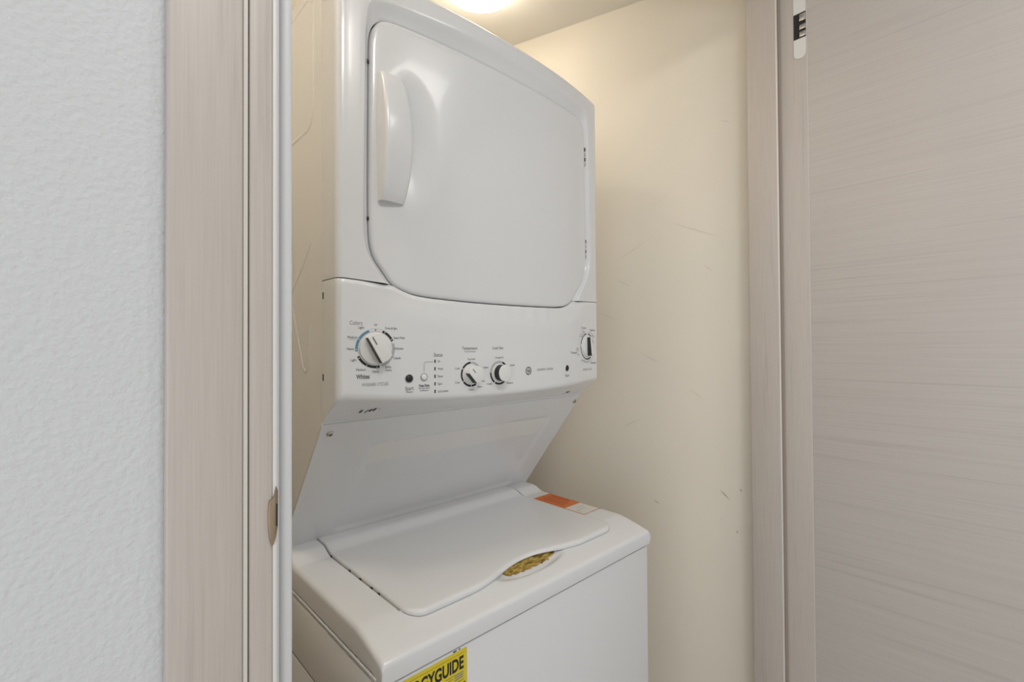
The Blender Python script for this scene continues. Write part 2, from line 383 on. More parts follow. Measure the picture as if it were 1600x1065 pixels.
for i, q in enumerate(UPPER):
    pq, nn = perim(T[i])
    for c in (1.0, 2.0):                     # smooth the normal through the corners
        d = T[i]-c
        wd_ = 0.02
        if abs(d) < wd_:
            a = (d/wd_+1)/2*pi/2
            nn = Vector((-cos(a), sin(a))) if c == 1.0 else Vector((sin(a), cos(a)))
    g = UN[i]; bw = 1.5+2.2*max(0, g.y)**2
    g0 = q+g*0.16
    L = (pq-g0).length; row = []
    def surf(pt, dep): row.append((pt.x, Yb(pt.x)+dep, pt.y))
    surf(g0, 2.6); surf(g0, 1.35)
    for s, d in ((0.04, 1.12), (0.2, 0.98), (0.45, 0.72), (0.7, 0.38), (0.88, 0.11), (1.0, 0.02), (1.12, 0)):
        surf(g0.lerp(pq, min(0.97, s*bw/L)), d)
    for s in (0.25, 0.5, 0.75, 1.0):
        a = min(0.975, 1.12*bw/L); surf(g0.lerp(pq, lerp(a, 1, s)), 0)
    for a in [pi/2*k/6 for k in range(1, 7)]:
        pt = pq+nn*RB*sin(a); row.append((pt.x, Yb(pq.x)+RB*(1-cos(a)), pt.y))
    pt = pq+nn*RB; row.append((pt.x, 79.6, pt.y+1.5*max(0, nn.y)))
    rows.append(row)
nr = len(rows[0]); P = [v for r in rows for v in r]
fs = [[i*nr+j, i*nr+j+1, (i+1)*nr+j+1, (i+1)*nr+j] for i in range(len(rows)-1) for j in range(nr-1)]
frame = part('dryer_front_frame', P, fs, 'white', smooth=50)
# closing strip under the frame so the seam stays dark
# --- control panel
def zbot(x): return -9.5+1.5*abs((x-HW)/HW)**2.2
def ztop(x):
    if x <= XJL: return lerp(11.22, ZJL-0.22, max(0, x)/XJL)
    if x >= XJR: return lerp(ZJR-0.2, 11.22, (min(68.3, x)-XJR)/(68.3-XJR))
    return zlow(x)-0.22
def ring_dip(x, z):   # shallow dish that follows the door round its lower edge
    if x < 1.0 or x > 67.3: return 0
    d = min(((x-q.x)**2+(z-q.y)**2)**0.5 for q in LOWQ)
    return 0.55*sstep(1-(d-0.2)/4.6)
LOWQ = OC[::2]
def Ypan(x, z): return Yb(min(68.3-RB, max(RB, x)))+ring_dip(x, z)
XS = [RB+(68.3-2*RB)*i/96 for i in range(97)]
cols = []
def column(x, xc, yoff):
    zt, zb = ztop(xc), zbot(xc); y0 = Yb(xc); f = (yoff)/(79.9-y0); c = []
    yc = y0+yoff
    zbc = lerp(zb, -12.6, f)
    c.append((x, 79.9, -12.6)); rb = 0.7*(1-f)+0.02
    dy, dz = 79.9-yc, -12.6-zbc
    ln = math.hypot(dy, dz)+1e-6
    for k in range(5):
        t = k/4; a = lerp(1, 0, t)
        # quadratic fillet between the underside and the face
        A = Vector((yc+dy/ln*rb*1.1, zbc+dz/ln*rb*1.1)); B = Vector((yc, zbc)); C = Vector((yc, zbc+rb*1.3))
        q = A*(1-t)**2+B*2*t*(1-t)+C*t*t; c.append((x, q.x, q.y))
    zs = zbc+rb*1.3
    for k in range(1, 21):
        z = lerp(zs, zt-0.12, k/20); c.append((x, yc+(ring_dip(xc, z) if yoff < 1e-6 else 0), z))
    c.append((x, yc+(ring_dip(xc, zt) if yoff < 1e-6 else 0)+0.12, zt))
    c.append((x, max(yc+0.02, min(79.6, yc+1.6)), zt))
    return c
cols.append(column(0.0, RB, 79.6-Yb(RB)))
for k in range(6, 0, -1):
    a = pi/2*k/6; cols.append(column(RB-RB*sin(a), RB, RB*(1-cos(a))))
for x in XS: cols.append(column(x, x, 0.0))
for k in range(1, 7):
    a = pi/2*k/6; cols.append(column(68.3-RB+RB*sin(a), 68.3-RB, RB*(1-cos(a))))
cols.append(column(68.3, 68.3-RB, 79.6-Yb(68.3-RB)))
nr = len(cols[0]); P = [v for c in cols for v in c]
fs = [[i*nr+j, i*nr+j+1, (i+1)*nr+j+1, (i+1)*nr+j] for i in range(len(cols)-1) for j in range(nr-1)]
panel = part('control_panel', P, fs, 'white_plastic', smooth=50)
ubox('seam_backing', 1.6, 66.7, 75.6, 79.5, 8, 13, 'dark')

# --- dryer door
def scoop(x, z):
    dx, dz = (x-12.2)/(6.5 if x > 12.2 else 5.6), (z-36)/13.5
    r = math.sqrt(dx*dx+dz*dz); return 0.9*sstep((1-r)/0.8)
cx, cz = 34.1, 32.0
N_ = normals(OC, True)
loops = []
for ins, dep in ((0.0, 2.4), (0.0, 0.95), (0.06, 0.72), (0.2, 0.56), (0.45, 0.48), (0.8, 0.45)):
    loops.append([(q.x-g.x*ins, q.y-g.y*ins, dep) for q, g in zip(OC, N_)])
base = [(x, z) for x, z, d in loops[-1]]
for k in range(1, 30):
    s = 1-k/30; loops.append([(cx+(x-cx)*s, cz+(z-cz)*s, 0.45) for x, z in base])
P = []
for j, L in enumerate(loops):
    for x, z, d in L: P.append((x, Yb(x)+d+(scoop(x, z) if j >= 4 else 0), z))
n = len(OC)
fs = [[j*n+i, j*n+(i+1) % n, (j+1)*n+(i+1) % n, (j+1)*n+i] for j in range(len(loops)-1) for i in range(n)]
P.append((cx, Yb(cx)+0.45, cz)); fs += [[(len(loops)-1)*n+i, (len(loops)-1)*n+(i+1) % n, len(P)-1] for i in range(n)]
door = part('dryer_door', P, fs, 'white', smooth=50)
# handle: an arched bar, ends running into the door
secs = []
z0, z1 = 24.5, 46.0
for k in range(33):
    t = k/32; z = lerp(z0, z1, t); e = 1-(2*t-1)**2
    yb = Yb(9)+1.6; b0 = 0.85+2.0*e**0.8
    xl = 6.7-0.15*e; xr = 11.2+0.8*e
    yf = Yb(9)+0.45-b0
    sl = 0.22
    sec = [(xl, yb), (xl, yf+0.55), (xl+0.10, yf+0.22), (xl+0.35, yf+0.03), (xl+0.8, yf), (lerp(xl, xr, 0.5), yf-0.05), (xr-0.9, yf+sl*0.5), (xr-0.4, yf+sl*0.75), (xr-0.08, yf+sl+0.3), (xr, yf+sl+0.7), (xr+0.15, yb)]
    secs.append([(x, y, z) for x, y in sec])
n = len(secs[0]); P = [v for s in secs for v in s]
fs = [[i*n+j, i*n+(j+1) % n, (i+1)*n+(j+1) % n, (i+1)*n+j] for i in range(32) for j in range(n)]
fs += [list(range(n))[::-1], list(range(32*n, 33*n))]
tag(part('door_handle', P, fs, 'white_plastic', door, smooth=50), 'arched white pull handle')
# hinges at the right edge
for zc in (47.2, 24.2):
    for k in range(4):
        zz = zc-2.3+k*1.25
        o = ubox('hinge_knuckle', 62.55, 63.15, Yb(62.8)+0.55, Yb(62.8)+1.2, zz, zz+0.85, 'ink' if k % 2 else 'steel', door, 0.12)
for zc in (47.8, 21.5):
    ubox('door_bumper', 5.15, 5.55, Yb(5.4)+0.9, Yb(5.4)+1.3, zc-0.3, zc+0.3, 'black', door, 0.1)

# --- sloping support panel with a shallow pressed field and two screws
sd = Vector((20.9, -27.3)).normalized(); sn = Vector((-27.3, -20.9)).normalized()   # (y, h) along and outward
def S(x, s, e): return (x, 79.9+sd.x*s+sn.x*e, -12.6+sd.y*s+sn.y*e)
def inset(x, s):
    dx = min(x-lerp(10.8, 9.6, s/34), 61.5-x); ds = min(s-6.2, 33.2-s)
    r = 2.2
    if dx < r and ds < r: d = r-math.hypot(r-dx, r-ds) if dx > -3 and ds > -3 else -1
    else: d = min(dx, ds)
    return sstep(d/1.1)
xs = [0.0, 0.08, 0.4]+[1+i*0.55 for i in range(121)]+[67.9, 68.22, 68.3]
ss = [0.0, 0.1]+[0.5+i*0.55 for i in range(61)]+[34.3]
P, fs = [], []
for x in xs:
    for s in ss:
        e = 0.45-0.42*inset(x, s)
        if x in (0.0, 68.3): e = 0.03
        if s == 0.0: e = 0.05
        P.append(S(x, s, e))
n = len(ss)
fs = [[i*n+j, i*n+j+1, (i+1)*n+j+1, (i+1)*n+j] for i in range(len(xs)-1) for j in range(n-1)]
supp = part('support_panel', P, fs, 'white', smooth=60)
def screw(x, s):
    vs, fs = [], []
    prof = [(0.62, 0.44), (0.60, 0.62), (0.42, 0.74), (0.0, 0.78)]
    k = 16
    for r, e in prof[:-1]:
        for i in range(k):
            a = 2*pi*i/k; vs.append(S(x+r*cos(a), s+r*sin(a), e))
    vs.append(S(x, s, prof[-1][1]))
    for j in range(2):
        for i in range(k): fs.append([j*k+i, j*k+(i+1) % k, (j+1)*k+(i+1) % k, (j+1)*k+i])
    fs += [[2*k+i, 2*k+(i+1) % k, 3*k] for i in range(k)]
    o = part('screw', vs, fs, 'steel', supp, smooth=30)
    vs = []; fs = []
    for dx, ds in ((0.36, 0.08), (0.08, 0.36)):
        b0 = len(vs); vs += [S(x-dx, s-ds, 0.80), S(x+dx, s-ds, 0.80), S(x+dx, s+ds, 0.80), S(x-dx, s+ds, 0.80)]; fs.append([b0, b0+1, b0+2, b0+3])
    part('screw_slot', vs, fs, 'chip', supp)
screw(1.9, 2.3); screw(67.2, 2.0)

# --- washer top deck
def deckz(y):
    if y < 59.8: return -42.75-0.9*((59.8-y)/0.7)**2
    if y < 67.5:
        t = (y-59.8)/7.7; return lerp(-42.75, -41.0, 1-(1-t)**1.25)
    if y < 92.6: return -41.0
    if y < 97.0: return -41.0+1.25*sstep((y-92.6)/4.4)
    return -39.75
LX0, LX1 = 7.15, 60.35
def pocket(x, y):
    r = math.hypot((x-34.2)/10.5, (y-64.6)/2.5); return 1.15*sstep((1-r)/0.55)
def deck(x, y):
    z = deckz(y)
    if LX0-0.30 < x < LX1+0.30 and y > 66.7: z -= 1.5
    return z-pocket(x, y)
RE = 0.9
xs = [0.0]+[RE-RE*cos(a) for a in [i*pi/2/5 for i in range(1, 5)]]+[RE, 2, 4, 6, LX0-0.34, LX0-0.29]+[7.6+i*0.66 for i in range(80)]
xs = [x for x in xs if x < LX1+0.2]+[LX1+0.29, LX1+0.34, 62, 64, 66]+[68.3-v for v in [RE]+[RE-RE*cos(a) for a in [i*pi/2/5 for i in range(4, 0, -1)]]]+[68.3]
ys = [59.15, 59.3, 59.55, 59.8]+[60.2+i*0.4 for i in range(17)]+[66.68, 66.73]+[67.4, 68, 72, 78, 84, 90, 92.6]+[93+i*0.5 for i in range(8)]+[97, 99, 100.9]
P = []
for x in xs:
    dx = min(x, 68.3-x); dr_ = RE-math.sqrt(max(0, RE*RE-(RE-min(RE, dx))**2))
    for y in ys: P.append((x, y, deck(x, y)-dr_))
ny = len(ys)
fs = [[i*ny+j, i*ny+j+1, (i+1)*ny+j+1, (i+1)*ny+j] for i in range(len(xs)-1) for j in range(ny-1)]
# skirt: sides and front
def skirt(idx, bottoms):
    k = len(P); P.extend(bottoms)
    for a in range(len(idx)-1): fs.append([idx[a], idx[a+1], k+a+1, k+a])
skirt([j for j in range(ny)], [(0.0, P[j][1] if j > 3 else 59.55, -45.1-(1.0 if j < 4 else max(0, (62-P[j][1]))*0.45)) for j in range(ny)])
kR = (len(xs)-1)*ny
skirt([kR+j for j in range(ny)], [(68.3, P[kR+j][1] if j > 3 else 59.55, -45.1-(1.0 if j < 4 else max(0, (62-P[kR+j][1]))*0.45)) for j in range(ny)])
skirt([i*ny for i in range(len(xs))], [(P[i*ny][0], 59.55, -46.1) for i in range(len(xs))])
washtop = part('washer_top', P, fs, 'white', smooth=42)
# grime in the finger recess
xs2 = [27.6+i*0.15 for i in range(97)]; P2, f2 = [], []
for i, x in enumerate(xs2):
    t = (x-27.6)/14.4; wv = math.sin(pi*t)**0.6
    ya = 65.35-0.62*wv+0.10*math.sin(i*0.55)+0.07*math.sin(i*0.93+1)+0.05*math.sin(i*1.7); yb2 = 67.0
    for k in range(7):
        y = lerp(ya, yb2, k/6); P2.append((x, y, deckz(y)-pocket(x, y)+0.04))
n = 7
f2 = [[i*n+j, i*n+j+1, (i+1)*n+j+1, (i+1)*n+j] for i in range(len(xs2)-1) for j in range(n-1)]
tag(part('grime_residue', P2, f2, 'grime', washtop, smooth=60), 'yellow-brown grime in the finger recess')

# --- washer lid
def yfront(x):
    y = 63.5
    t = (x-34.0)/15.0
    if abs(t) < 1: y += 2.6*(0.5+0.5*cos(pi*t))
    dx = min(x-LX0, LX1-x); r = 3.2
    if dx < r: y += r-math.sqrt(max(0, r*r-(r-dx)**2))
    return y
xs = [LX0+(LX1-LX0)*(0.5-0.5*cos(pi*i/90)) for i in range(91)]
vs_ = [0, 0.004, 0.012, 0.025, 0.05, 0.1, 0.2, 0.35, 0.5, 0.65, 0.75, 0.79, 0.81, 0.83, 0.85, 0.87, 0.89, 0.91, 0.94, 1.0]
P = []
for i, x in enumerate(xs):
    yf = yfront(x)
    for v in vs_:
        y = lerp(yf, 100.8, v)
        dx = min(x-LX0, LX1-x); d = min(dx, y-yf)
        rr = 0.55; dro = rr-math.sqrt(max(0, rr*rr-(rr-min(rr, d))**2))
        z = max(-40.55, deckz(y)+0.28 if y > 88 else -40.55)
        if y <= 67: z -= 0.16*((67-y)/3.5)**2
        P.append((x, y, z-dro))
ny = len(vs_)
fs = [[i*ny+j, i*ny+j+1, (i+1)*ny+j+1, (i+1)*ny+j] for i in range(90) for j in range(ny-1)]
k = len(P)
for i, x in enumerate(xs): P.append((x, yfront(x)+0.12, deckz(yfront(x))+0.12 if not 24 < x < 44 else deckz(yfront(x))+0.02))
for i in range(90): fs.append([i*ny, (i+1)*ny, k+i+1, k+i])
for e in (0, 90):
    k = len(P)
    for j in range(ny):
        q = P[e*ny+j]; P.append((q[0], q[1], q[2]-1.2 if q[1] > 66.75 else deckz(q[1])+0.1))
    for j in range(ny-1): fs.append([e*ny+j, e*ny+j+1, k+j+1, k+j])
lid = part('washer_lid', P, fs, 'white', smooth=42)
for y in (95.2, 93.2, 84.8, 80.5, 76.2, 73.6):
    ubox('lid_bumper', LX0-0.26, LX0+0.05, y-0.25, y+0.25, -41.6, -40.95, 'black', lid)
ubox('gap_lining', LX0-0.28, LX0-0.02, 67.3, 100.6, -42.4, -42.2, 'dark', washtop)

# --- washer cabinet, front panel, feet
wc = ubox('washer_cabinet', 0.25, 68.05, 61.6, 133, -125.5, -40.2 if False else -46.2, 'side_enamel')
ubox('top_flange', -0.12, 68.42, 60.9, 133, -45.85, -45.45, 'white', wc, 0.08)
ubox('lower_side_panel', 0.0, 0.3, 62.0, 133, -125.2, -57.3, 'side_enamel', wc, 0.08)
ubox('upper_side_panel', 0.0, 0.3, 62.0, 133, -56.9, -46.5, 'side_enamel', wc, 0.08)
ubox('panel_seam', 0.16, 0.28, 62.0, 133, -57.35, -56.85, 'dark', wc)
fp = ubox('washer_front_panel', 0.15, 68.15, 59.95, 62.2, -125.3, -46.5, 'white', None, 0.25, 3)
ubox('deck_filler', 0.6, 67.7, 100.7, 132.8, -46.0, -39.8, 'side_enamel')
for x in (6, 62.3):
    for y in (66, 128):
        o = lathe('foot', [(0.022, 0.0), (0.022, 0.012), (0.010, 0.014), (0.010, 0.028)], 'black', unit, 16); o.location = U(x, y, -128)

# ------------------------------------------------------------------ print on the control panel
def text_mesh(s, bold=0.0, res=3):
    c = bpy.data.curves.new('txt', 'FONT'); c.body = s; c.size = 1; c.resolution_u = res; c.offset = bold
    c.align_x = 'LEFT'
    o = bpy.data.objects.new('txt', c); COL.objects.link(o)
    bpy.context.view_layer.update()
    me = bpy.data.meshes.new_from_object(o.evaluated_get(bpy.context.evaluated_depsgraph_get()))
    vs = [v.co.copy() for v in me.vertices]; fs = [list(p.vertices) for p in me.polygons]
    bpy.data.objects.remove(o, do_unlink=True); bpy.data.meshes.remove(me); bpy.data.curves.remove(c)
    return vs, fs
LIFT = 0.035
def flat(name, pts, fs, mat, parent=None):    # (x, h) points laid on the panel
    return mk(name, [U(x, Ypan(x, z)-LIFT, z) for x, z in pts], fs, mat, parent or panel)
def word(s, x, z, cap=0.42, mat='ink', wid=None, align='c', bold=0.0):
    vs, fs = text_mesh(s, bold)
    if not vs: return
    x0, x1 = min(v.x for v in vs), max(v.x for v in vs)
    k = cap/0.70; kx = k if not wid else wid/(x1-x0)
    sh = -(x0+x1)/2*kx if align == 'c' else -x0*kx
    return flat('lettering', [(x+sh+v.x*kx, z-cap/2+v.y*k) for v in vs], fs, mat)
def ring(cx, cz, r0, r1, a0, a1, mat, name='dial_mark'):   # angles in degrees clockwise from the top
    n = max(3, int(abs(a1-a0)/5)); P = []; F = []
    for i in range(n+1):
        a = math.radians(lerp(a0, a1, i/n))
        P += [(cx+r0*sin(a), cz+r0*cos(a)), (cx+r1*sin(a), cz+r1*cos(a))]
    for i in range(n): F.append([2*i, 2*i+1, 2*i+3, 2*i+2])
    return flat(name, P, F, mat)
def dot(cx, cz, r, mat, name='dial_dot', k=14):
    global LIFT
    LIFT = 0.05
    flat(name, [(cx+r*cos(2*pi*i/k), cz+r*sin(2*pi*i/k)) for i in range(k)], [list(range(k))], mat); LIFT = 0.035
def bar(x0, z0, x1, z1, mat, name='print_mark'): return flat(name, [(x0, z0), (x1, z0), (x1, z1), (x0, z1)], [[0, 1, 2, 3]], mat)

# washer cycle dial
c0 = (6.05, -0.15); R0, R1 = 2.86, 3.24
ring(*c0, R0-0.04, R0+0.0, 0, 360, 'ink_soft'); ring(*c0, R1, R1+0.03, -20, 22, 'ink_soft')
ring(*c0, R0, R1, -98, -20, 'ink_blue'); ring(*c0, R0, R1, 22, 66, 'ink_black'); ring(*c0, R0, R1, 74, 160, 'ink_pale'); ring(*c0, R0, R1, 168, 246, 'ink_black')
def tick(a, mat='paper', r=0.09):
    a = math.radians(a); dot(c0[0]+3.05*sin(a), c0[1]+3.05*cos(a), r, mat)
for a in (-92, -60, 30, 60, 176, 208, 240): tick(a)
tick(0, 'ink_black', 0.11); tick(90, 'ink_soft'); tick(118, 'ink_soft')
word('Colors', 2.95, 4.05, 0.66, 'ink_soft', 1.95); word('Light', 3.75, 3.3, 0.42, wid=0.9); word('Off', 6.05, 3.75, 0.36, wid=0.5)
word('Drain & Spin', 8.65, 3.25, 0.42, wid=2.05); word('Speed Wash', 10.05, 1.65, 0.42, wid=1.95); word('Delicates', 10.0, -0.15, 0.42, wid=1.55)
word('Casuals', 9.65, -1.75, 0.42, wid=1.3); word('Bulky', 8.15, -3.22, 0.40, wid=1.0); word('Items', 8.2, -3.75, 0.40, wid=1.0)
word('Heavy', 6.05, -3.92, 0.40, wid=1.1); word('Medium', 3.7, -3.55, 0.42, wid=1.5); word('Light', 2.55, -1.95, 0.42, wid=0.95)
word('Heavy', 2.1, -0.15, 0.42, wid=1.15); word('Medium', 2.4, 1.72, 0.42, wid=1.5); bar(1.75, 1.3, 2.95, 1.36, 'ink_pale')
word('Whites', 4.0, -4.68, 0.72, 'ink', 2.1, bold=0.02); word('WASHER CYCLES', 6.0, -6.02, 0.55, 'ink_soft', 4.3, bold=0)
# buttons and status lights
word('Start', 11.85, -7.0, 0.66, 'ink', 1.5); word('Pause', 11.85, -7.6, 0.36, 'ink', 1.1)
word('Deep Rinse', 14.6, -6.66, 0.44, 'ink', 2.0, bold=0.025); word('Add with fabric', 14.6, -7.12, 0.30, 'ink', 2.2); word('softener', 14.6, -7.5, 0.30, 'ink', 1.7)
bar(14.53, -4.2, 14.60, -2.95, 'ink_soft'); ring(14.93, -2.93, 0.33, 0.40, -90, 0, 'ink_soft'); bar(14.93, -2.60, 16.35, -2.53, 'ink_soft')
word('Status', 17.35, -1.32, 0.66, 'ink', 1.75)
for z, s, wd2 in ((-2.47, 'On', 0.5), (-3.82, 'Wash', 1.05), (-5.16, 'Rinse', 1.05), (-6.5, 'Spin', 0.85), (-7.84, 'Lid Locked', 2.1)):
    bar(16.58, z-0.3, 16.82, z+0.3, 'ink_black', 'status_light'); word(s, 17.25, z-0.02, 0.42, 'ink', wd2, 'l')
# temperature and load size
c1 = (24.45, -5.1); c2 = (31.35, -5.1)
word('Temperature', 24.15, -0.18, 0.56, 'ink', 3.5, bold=0.0); word('All Cold Rinses', 24.2, -0.82, 0.32, 'ink_soft', 2.6)
word('Load Size', 31.05, -0.18, 0.54, 'ink', 2.75, bold=0)
ring(*c1, 2.0, 2.36, -2, 60, 'ink_pale'); ring(*c1, 2.0, 2.36, -58, -4, 'ink_black'); ring(*c1, 2.0, 2.36, -124, -62, 'ink_black')
ring(*c1, 2.0, 2.36, -178, -128, 'ink_black'); ring(*c1, 2.0, 2.36, 150, 178, 'ink_black')
word('Tap Cold', 24.45, -2.25, 0.38, 'ink', 1.7); word('Cold', 21.35, -3.9, 0.38, 'ink', 1.0); word('Cool', 21.35, -6.5, 0.38, 'ink', 1.0)
word('Colors', 24.45, -7.95, 0.38, 'ink', 1.2); word('Warm', 26.4, -7.55, 0.38, 'ink', 1.1); word('Hot', 27.3, -6.5, 0.38, 'ink', 0.75)
ring(*c2, 1.9, 2.36, -90, 20, 'ink_pale'); ring(*c2, 2.0, 2.36, 22, 60, 'ink_black'); ring(*c2, 2.0, 2.36, -144, -88, 'ink_black'); ring(*c2, 2.0, 2.36, 140, 210, 'ink_black')
word('Precise Fill', 31.4, -2.1, 0.38, 'ink', 2.0); word('Super', 28.0, -3.9, 0.38, 'ink', 1.2); word('Small', 34.9, -3.7, 0.38, 'ink', 1.1)
word('Large', 28.9, -7.1, 0.38, 'ink', 1.2); word('Medium', 34.2, -7.25, 0.38, 'ink', 1.7)
# round monogram and name
lg = (39.6, -5.05)
ring(*lg, 0.70, 0.86, 0, 360, 'ink_black', 'round_emblem')
for a in (20, 110, 200, 290): ring(lg[0]+0.36*sin(math.radians(a)), lg[1]+0.36*cos(math.radians(a)), 0.17, 0.25, a-170, a+80, 'ink_black', 'round_emblem')
word('GE', lg[0], lg[1], 0.46, 'ink_black', 0.72, bold=0.02)
word('LAUNDRY CENTER', 45.0, -4.9, 0.5, 'ink_soft', 5.4, bold=0)
# dryer side
word('Start', 53.1, -6.65, 0.6, 'ink', 1.7)
c3 = (62.3, 0.0)
ring(*c3, 2.98, 3.24, -82, -8, 'ink_black'); ring(*c3, 2.98, 3.24, 8, 38, 'ink_black'); ring(*c3, 2.98, 3.24, -160, -88, 'ink'); ring(*c3, 2.98, 3.24, 148, 198, 'ink_black')
word('Cottons', 60.6, 4.55, 0.5, 'ink_soft', 2.3); word('Easy Care', 65.3, 4.1, 0.5, 'ink', 2.8); word('Less', 63.9, 3.45, 0.36, 'ink_soft', 1.3)
word('More', 60.6, 3.7, 0.32, 'ink_soft', 1.4); word('Dry', 60.7, 3.3, 0.32, 'ink_soft', 1.0); word('Dry', 59.7, 2.95, 0.32, 'ink_soft', 1.1); word('Damp', 59.1, 2.5, 0.32, 'ink_soft', 1.5)
word('Dry', 65.2, 2.9, 0.32, 'ink_soft', 1.2); word('Damp', 65.7, 2.5, 0.32, 'ink_soft', 1.5)
word('Timed', 55.9, -1.45, 0.5, 'ink', 2.7); word('More', 57.6, -0.5, 0.32, 'ink_soft', 1.3); word('Dry', 57.7, -0.9, 0.32, 'ink_soft', 0.9); word('40', 57.9, -1.95, 0.34, 'ink_soft', 1.0)
word('Optional', 60.2, -3.35, 0.36, 'ink_soft', 2.0); word('Extended', 61.6, -3.75, 0.36, 'ink_soft', 2.3); word('Fluff', 65.6, -4.15, 0.5, 'ink', 2.6)
word('DRYER CYCLES', 62.4, -5.62, 0.44, 'ink_soft', 4.4, bold=0)

# ------------------------------------------------------------------ knobs and buttons
def K(c, rot, px, pz, out):    # local knob frame -> machine cm ; out = towards the viewer
    a = math.radians(rot); x = c[0]+px*cos(a)+pz*sin(a); z = c[1]-px*sin(a)+pz*cos(a)
    dY = (Yb(c[0]+1)-Yb(c[0]-1))/2
    nx, ny = dY, -1.0; l = math.hypot(nx, ny); nx /= l; ny /= l
    yb = Yb(c[0])+dY*(x-c[0])
    return (x+nx*out, yb+ny*out, z)
def knob(name, label, c, rot, R, h, mode):
    k = 40; P = []; F = []
    e = empty(name, U(c[0], Yb(c[0]), c[1])); e.parent = unit; tag(e, label)
    def put(nm, P, F, mat, sm=40, mats=None, fm=None):
        return mk(nm, [U(*q)-e.location for q in P], F, mat, e, smooth=sm, mats=mats, fm=fm)
    for r, o in ((R, -0.12), (R, 0.30), (R-0.05, 0.38), (R-0.15, 0.42)):
        for i in range(k): P.append(K(c, rot, r*cos(2*pi*i/k), r*sin(2*pi*i/k), o))
    for j in range(3):
        for i in range(k): F.append([j*k+i, j*k+(i+1) % k, (j+1)*k+(i+1) % k, (j+1)*k+i])
    F.append([3*k+i for i in range(k)])
    put('dial', P, F, 'knob', 30)
    # grip
    if mode == 'bar':
        xl, xr, rr = -0.26*R, 0.55*R, R*0.93
        pts = [(xl, -math.sqrt(rr**2-xl**2)+0.1)]
        a0 = math.atan2(-math.sqrt(rr**2-xl**2), xl); a1 = math.atan2(-math.sqrt(rr**2-xr**2), xr)
        pts = [(rr*cos(lerp(a0, a1, t/6)), rr*sin(lerp(a0, a1, t/6))) for t in range(7)]
        pts += [(x, -y) for x, y in pts[::-1]]
        black = lambda mx, my: mx < xl+0.06 or my < -0.6*R and mx < 0.0  # black insert on the side; lower end painted black as its shadow
        top = lambda x, y: h-0.35*max(0, y/rr)**2-0.12*max(0, (x-xl)/(xr-xl))
    elif mode == 'chord':
        xl, rr = -0.60*R, R*0.95
        a0 = math.atan2(-math.sqrt(rr**2-xl**2), xl); a1 = -a0
        pts = [(rr*cos(lerp(a0, a1, t/28)), rr*sin(lerp(a0, a1, t/28))) for t in range(29)]
        black = lambda mx, my: mx < xl+0.06
        top = lambda x, y: h
    else:
        rr = R*0.95; pts = [(rr*cos(2*pi*t/36), rr*sin(2*pi*t/36)) for t in range(36)]
        black = lambda mx, my: mx < -0.15*R
        top = lambda x, y: h
    n = len(pts); P, F, fm = [], [], []
    for sc, dz in ((1, None), (1, -0.16), (0.97, -0.04), (0.90, 0.0)):
        for x, y in pts: P.append(K(c, rot, x*sc, y*sc, 0.40 if dz is None else top(x, y)+dz))
    for j in range(3):
        for i in range(n):
            F.append([j*n+i, j*n+(i+1) % n, (j+1)*n+(i+1) % n, (j+1)*n+i])
            mx, my = (pts[i][0]+pts[(i+1) % n][0])/2, (pts[i][1]+pts[(i+1) % n][1])/2
            fm.append(1 if j == 0 and black(mx, my) else 0)
    F.append([3*n+i for i in range(n)]); fm.append(0)
    put('grip', P, F, None, 35, ['knob', 'black'], fm)
    # pointer line on the grip
    q0, q1 = rr*0.88, rr*0.30
    P = [K(c, rot, x, y, top(x, y)+0.03) for x, y in ((-0.06, q0), (0.06, q0), (0.06, q1), (-0.06, q1))]
    if mode != 'round': put('pointer_line', P, [[0, 1, 2, 3]], 'ink_black', False)
knob('cycle_knob', 'large white washer knob with black-sided grip', c0, -28, 2.62, 2.1, 'bar')
knob('temperature_knob', 'small white knob under the word Temperature', c1, -42, 1.72, 1.9, 'chord')
knob('load_size_knob', 'small white knob under the words Load Size', c2, 0, 1.72, 1.95, 'round')
knob('dryer_knob', 'large white dryer knob near the right edge', c3, -2, 2.5, 1.75, 'bar')
def button(name, label, c, r, mat, bez):
    k = 24; e = empty(name, U(c[0], Yb(c[0]), c[1])); e.parent = unit; tag(e, label)
    P, F = [], []
    prof = [(r+0.16, -0.1), (r+0.16, 0.08), (r+0.08, 0.14), (r+0.02, 0.06)]
    for q, o in prof:
        for i in range(k): P.append(K(c, 0, q*cos(2*pi*i/k), q*sin(2*pi*i/k), o))
    for j in range(3):
        for i in range(k): F.append([j*k+i, j*k+(i+1) % k, (j+1)*k+(i+1) % k, (j+1)*k+i])
    mk('bezel', [U(*q)-e.location for q in P], F, bez, e, smooth=40)
    P, F = [], []
    for q, o in [(r, -0.1), (r, 0.1), (r*0.9, 0.22), (r*0.6, 0.33), (r*0.3, 0.37)]:
        for i in range(k): P.append(K(c, 0, q*cos(2*pi*i/k), q*sin(2*pi*i/k), o))
    for j in range(4):
        for i in range(k): F.append([j*k+i, j*k+(i+1) % k, (j+1)*k+(i+1) % k, (j+1)*k+i])
    F.append([4*k+i for i in range(k)])
    mk('button_cap', [U(*q)-e.location for q in P], F, mat, e, smooth=50)
button('start_button', 'black round washer start button', (11.8, -5.34), 0.62, 'black', 'ink_pale')
button('rinse_button', 'white round button beside the black one', (14.57, -5.22), 0.56, 'knob', 'ink_pale')
button('dryer_start_button', 'black round dryer start button', (52.95, -4.98), 0.66, 'black', 'white_plastic')

